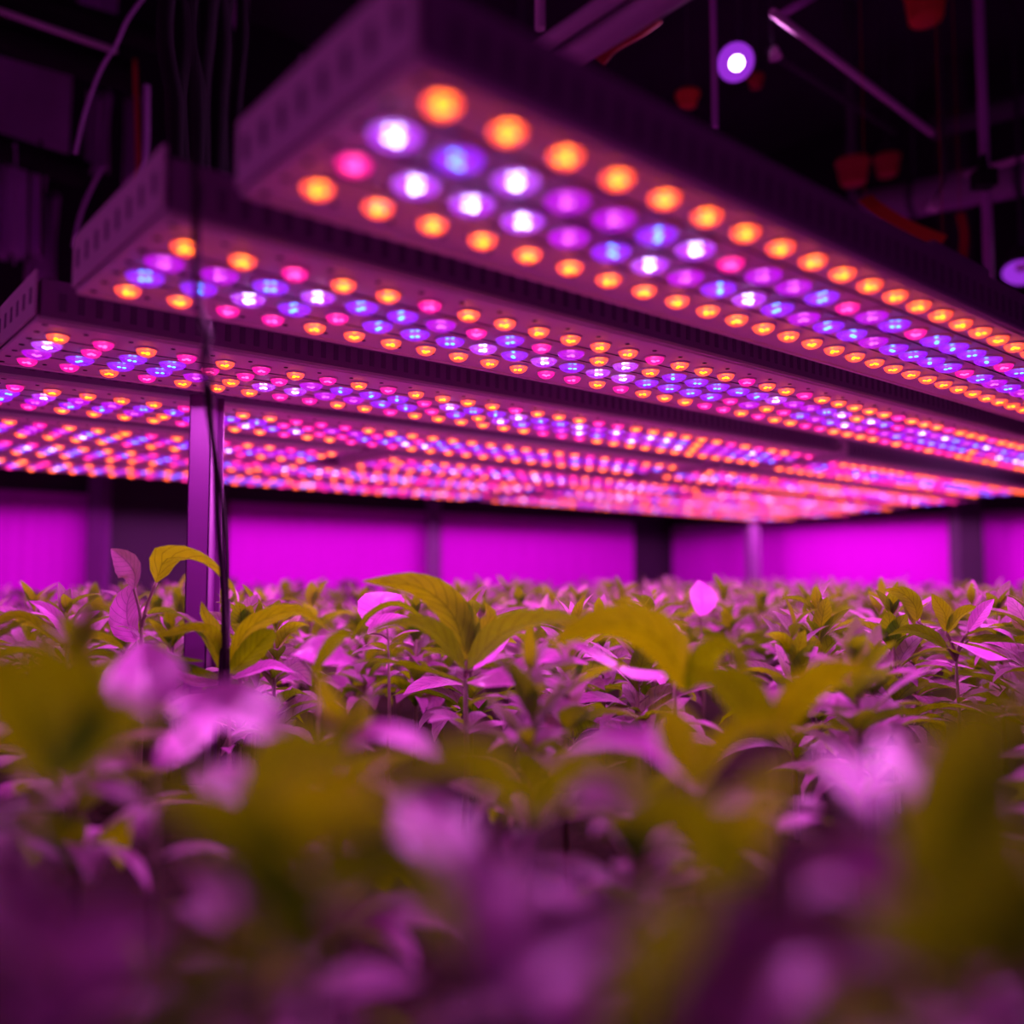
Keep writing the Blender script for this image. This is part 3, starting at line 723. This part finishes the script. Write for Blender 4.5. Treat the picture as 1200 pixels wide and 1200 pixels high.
placed_plant('plant with a wide wrinkled violet leaf below left of the middle plant', 372, 800, 1.35, [
    ([(345, 765, 1.4), (362, 762, 1.36), (388, 772, 1.33), (415, 778, 1.3)], 42, LIT, 0),
    ([(365, 790, 1.3), (385, 760, 1.25), (400, 745, 1.2), (420, 740, 1.2)], 20, BACK, 1)], 6, 16, .004, .09)
placed_plant('curled pink leafed plant right of the wide olive leaf', 790, 785, 1.45, [
    ([(795, 775, 1.45), (788, 762, 1.45), (780, 750, 1.46), (778, 740, 1.47)], 22, (0, -1, .3), 0),
    ([(796, 775, 1.45), (805, 768, 1.45), (815, 760, 1.45), (820, 752, 1.45)], 20, (0, -1, .3), 0),
    ([(805, 812, 1.08), (775, 752, 1.04), (710, 732, 1.0), (640, 758, .98)], 66, (0, .9, .5), 0),
    ([(805, 812, 1.08), (830, 770, 1.04), (850, 760, 1.0), (880, 785, .98)], 46, BACK, 1),
    ([(795, 790, 1.42), (740, 792, 1.3), (700, 770, 1.22), (650, 745, 1.18)], 26, LIT, 0)], 6, 17, .004, .08)
# blurred foreground, drawn by the same rules
FG = [
 ('large blurred olive leafed plant at the left edge of the foreground', 40, 930, .50, [
    ([(60, 920, .50), (70, 850, .46), (60, 790, .43), (30, 735, .42)], 120, BACK, 1), ([(50, 930, .5), (20, 850, .48), (-20, 790, .46), (-60, 770, .45)], 110, BACK, 1),
    ([(70, 930, .5), (130, 850, .47), (175, 850, .44), (235, 900, .40)], 80, BACK, 1)]),
 ('blurred plant lifting a round bright pink leaf at left', 180, 900, .82, [
    ([(180, 842, .74), (174, 815, .78), (170, 785, .84), (166, 750, .90)], 88, (.1, -.7, .8), 0), ([(185, 900, .8), (215, 880, .75), (240, 850, .7), (270, 830, .7)], 40, LIT, 0)]),
 ('blurred plant with a broad drooping pink leaf left of centre', 270, 960, .62, [
    ([(215, 850, .64), (250, 826, .62), (290, 846, .6), (335, 868, .58)], 72, (0, -.8, .7), 0), ([(240, 900, .6), (262, 915, .58), (280, 940, .56), (285, 985, .55)], 52, (0, -.9, .5), 0),
    ([(285, 960, .6), (330, 900, .52), (380, 880, .48), (450, 920, .45)], 95, BACK, 1)]),
 ('blurred plant with upright olive leaves before the wrinkled leaf', 405, 880, .85, [
    ([(402, 870, .85), (392, 840, .84), (380, 812, .83), (372, 785, .82)], 32, BACK, 0), ([(408, 875, .85), (418, 850, .84), (425, 835, .83), (424, 815, .82)], 28, BACK, 0),
    ([(405, 880, .85), (440, 860, .8), (480, 870, .76), (520, 890, .74)], 34, LIT, 1)]),
 ('heavily blurred plant with a tall pink leaf at lower centre', 540, 1130, .36, [
    ([(550, 1080, .38), (530, 1020, .36), (505, 970, .36), (475, 930, .36)], 72, (.3, -1, .4), 0), ([(545, 1120, .36), (580, 1080, .34), (600, 1050, .33), (610, 1000, .33)], 46, LIT, 1),
    ([(540, 1120, .36), (480, 1030, .34), (400, 1000, .32), (300, 980, .31)], 90, BACK, 1)]),
 ('heavily blurred olive leafed plant spreading under the middle plant', 620, 960, .50, [
    ([(615, 960, .5), (570, 905, .48), (520, 895, .46), (450, 930, .44)], 80, BACK, 1), ([(625, 960, .5), (670, 905, .48), (720, 905, .46), (790, 930, .44)], 70, BACK, 1),
    ([(650, 925, .55), (700, 930, .55), (740, 935, .55), (790, 950, .55)], 34, LIT, 0)]),
 ('blurred plant with bright yellow green leaves right of centre', 820, 930, .72, [
    ([(815, 920, .72), (800, 880, .7), (790, 850, .68), (775, 820, .66)], 56, BACK, 0), ([(820, 920, .72), (850, 870, .7), (900, 850, .68), (960, 870, .66)], 44, BACK, 0),
    ([(820, 925, .72), (770, 880, .66), (720, 870, .62), (660, 880, .6)], 40, LIT, 1)]),
 ('blurred plant under the small bright pink leaf at right', 905, 880, .92, [
    ([(880, 830, .92), (900, 822, .9), (920, 822, .9), (942, 826, .9)], 34, (0, -.7, .7), 0), ([(905, 870, .92), (880, 830, .9), (850, 800, .88), (800, 790, .86)], 60, BACK, 1),
    ([(905, 870, .92), (940, 820, .9), (980, 790, .88), (1020, 780, .86)], 60, BACK, 0)]),
 ('heavily blurred plant with large pink leaves at the right', 1060, 1080, .40, [
    ([(1150, 1000, .38), (1110, 940, .38), (1080, 900, .38), (1040, 860, .38)], 110, (-.2, -.9, .5), 0), ([(1080, 1060, .38), (1030, 1040, .36), (980, 1020, .35), (930, 1050, .35)], 90, LIT, 0),
    ([(960, 880, .45), (985, 900, .44), (1010, 930, .43), (1030, 960, .42)], 36, LIT, 0), ([(1060, 1080, .40), (1120, 900, .34), (1180, 840, .31), (1260, 860, .30)], 110, BACK, 1)]),
 ('heavily blurred plant of broad dark olive leaves at lower left', 300, 1080, .40, [
    ([(310, 1060, .40), (290, 1000, .38), (240, 950, .36), (150, 930, .34)], 120, BACK, 1), ([(300, 1060, .40), (350, 980, .38), (420, 940, .36), (480, 960, .34)], 130, BACK, 0),
    ([(310, 1070, .40), (420, 1040, .37), (470, 1010, .35), (440, 960, .34)], 80, BACK, 1)]),
 ('heavily blurred plant of wide olive leaves at lower right', 1180, 1120, .34, [
    ([(1190, 1130, .34), (1150, 1040, .33), (1160, 960, .32), (1200, 860, .31)], 150, BACK, 1), ([(1180, 1140, .34), (1100, 1120, .33), (1050, 1080, .32), (1000, 1060, .31)], 90, BACK, 1),
    ([(1190, 1160, .33), (1230, 1080, .31), (1260, 1020, .3), (1290, 1000, .29)], 120, BACK, 0)]),
 ('heavily blurred olive leaves rising at lower right of centre', 860, 1060, .42, [
    ([(860, 1050, .42), (820, 980, .41), (760, 950, .40), (690, 960, .38)], 100, BACK, 1), ([(860, 1050, .42), (880, 980, .41), (900, 930, .4), (950, 890, .39)], 60, BACK, 0),
    ([(770, 1130, .34), (790, 1090, .34), (800, 1060, .34), (790, 1030, .34)], 60, BACK, 1)]),
 ('heavily blurred broad pink leaf plant at the bottom right', 900, 1290, .30, [
    ([(880, 1260, .30), (860, 1170, .29), (920, 1120, .28), (1010, 1130, .28)], 110, LIT, 0), ([(900, 1280, .3), (1000, 1210, .28), (1080, 1200, .27), (1180, 1260, .27)], 90, BACK, 1)]),
 ('heavily blurred plant with a wide pink leaf at bottom centre', 700, 1280, .30, [
    ([(590, 1180, .30), (640, 1120, .30), (690, 1100, .30), (740, 1090, .30)], 80, LIT, 0), ([(700, 1260, .3), (690, 1200, .29), (660, 1160, .28), (600, 1150, .27)], 60, LIT, 1),
    ([(700, 1260, .3), (760, 1150, .28), (800, 1080, .27), (830, 1040, .27)], 90, BACK, 1)]),
 ('heavily blurred plant with a dull pink leaf at the bottom left corner', 150, 1290, .30, [
    ([(60, 1230, .30), (90, 1140, .29), (130, 1100, .29), (190, 1090, .29)], 120, LIT, 1), ([(150, 1280, .3), (220, 1180, .28), (300, 1120, .27), (380, 1140, .27)], 100, BACK, 1),
    ([(20, 1120, .33), (20, 1080, .33), (0, 1040, .33), (-30, 1000, .33)], 60, LIT, 0)]),
 ('heavily blurred plant with a roundish dim pink leaf below centre left', 380, 1150, .36, [
    ([(380, 1120, .36), (375, 1090, .36), (378, 1060, .36), (395, 1020, .37)], 78, (0, -1, .5), 1), ([(380, 1150, .36), (330, 1060, .34), (270, 1000, .33), (200, 980, .33)], 100, BACK, 1)]),
]
def flatten(pts):
    # pink leaves lie nearly level: slide points along the view until the leaf slopes gently
    ys = [q[1] for q in pts]; ref = max(ys); k = [q for q in pts if q[1] == ref][0]; hk = (ref-HOR)*k[2]/F; out = []
    for x, y, d in pts:
        df = min(hk*F/(y-HOR), d*1.6) if y > HOR+40 else d
        out.append((x, y, d*.35+df*.65))
    return out
def place_fg(lab, cx, cy, d, lv):
    return lab, cx, cy, d, [(flatten(p_), w_*1.35, (0, -.45, 1), 0) if f_ is not BACK and min(q[1] for q in p_) > 800 else (p_, w_, f_, m_) for p_, w_, f_, m_ in lv]
for i, fg in enumerate(FG):
    lab, cx, cy, d, lv = place_fg(*fg)
    placed_plant(lab, cx, cy, d, lv, 3, 40+i, .004, .09)

# ------------------------------------------------------------ camera, world
cam = bpy.data.cameras.new('camera'); co = bpy.data.objects.new('camera', cam); col.objects.link(co)
co.location = (0, 0, EYE); co.rotation_euler = (PI/2+PITCH, 0, 0)
cam.sensor_width = 36; cam.lens = F/1200*36; cam.clip_start = 0.02
cam.dof.use_dof = True; cam.dof.focus_distance = 1.75; cam.dof.aperture_fstop = 1.02
bpy.context.scene.camera = co
w = bpy.data.worlds.new('world'); bpy.context.scene.world = w; w.use_nodes = True
w.node_tree.nodes['Background'].inputs[0].default_value = (0.5, 0.03, 0.6, 1); w.node_tree.nodes['Background'].inputs[1].default_value = 0.055
sc = bpy.context.scene
sc.view_settings.view_transform = 'Standard'; sc.view_settings.look = 'None'; sc.view_settings.gamma = 1; sc.view_settings.exposure = 0
sc.cycles.use_denoising = True; sc.cycles.sample_clamp_indirect = 4; sc.cycles.max_bounces = 6; sc.cycles.use_light_tree = True
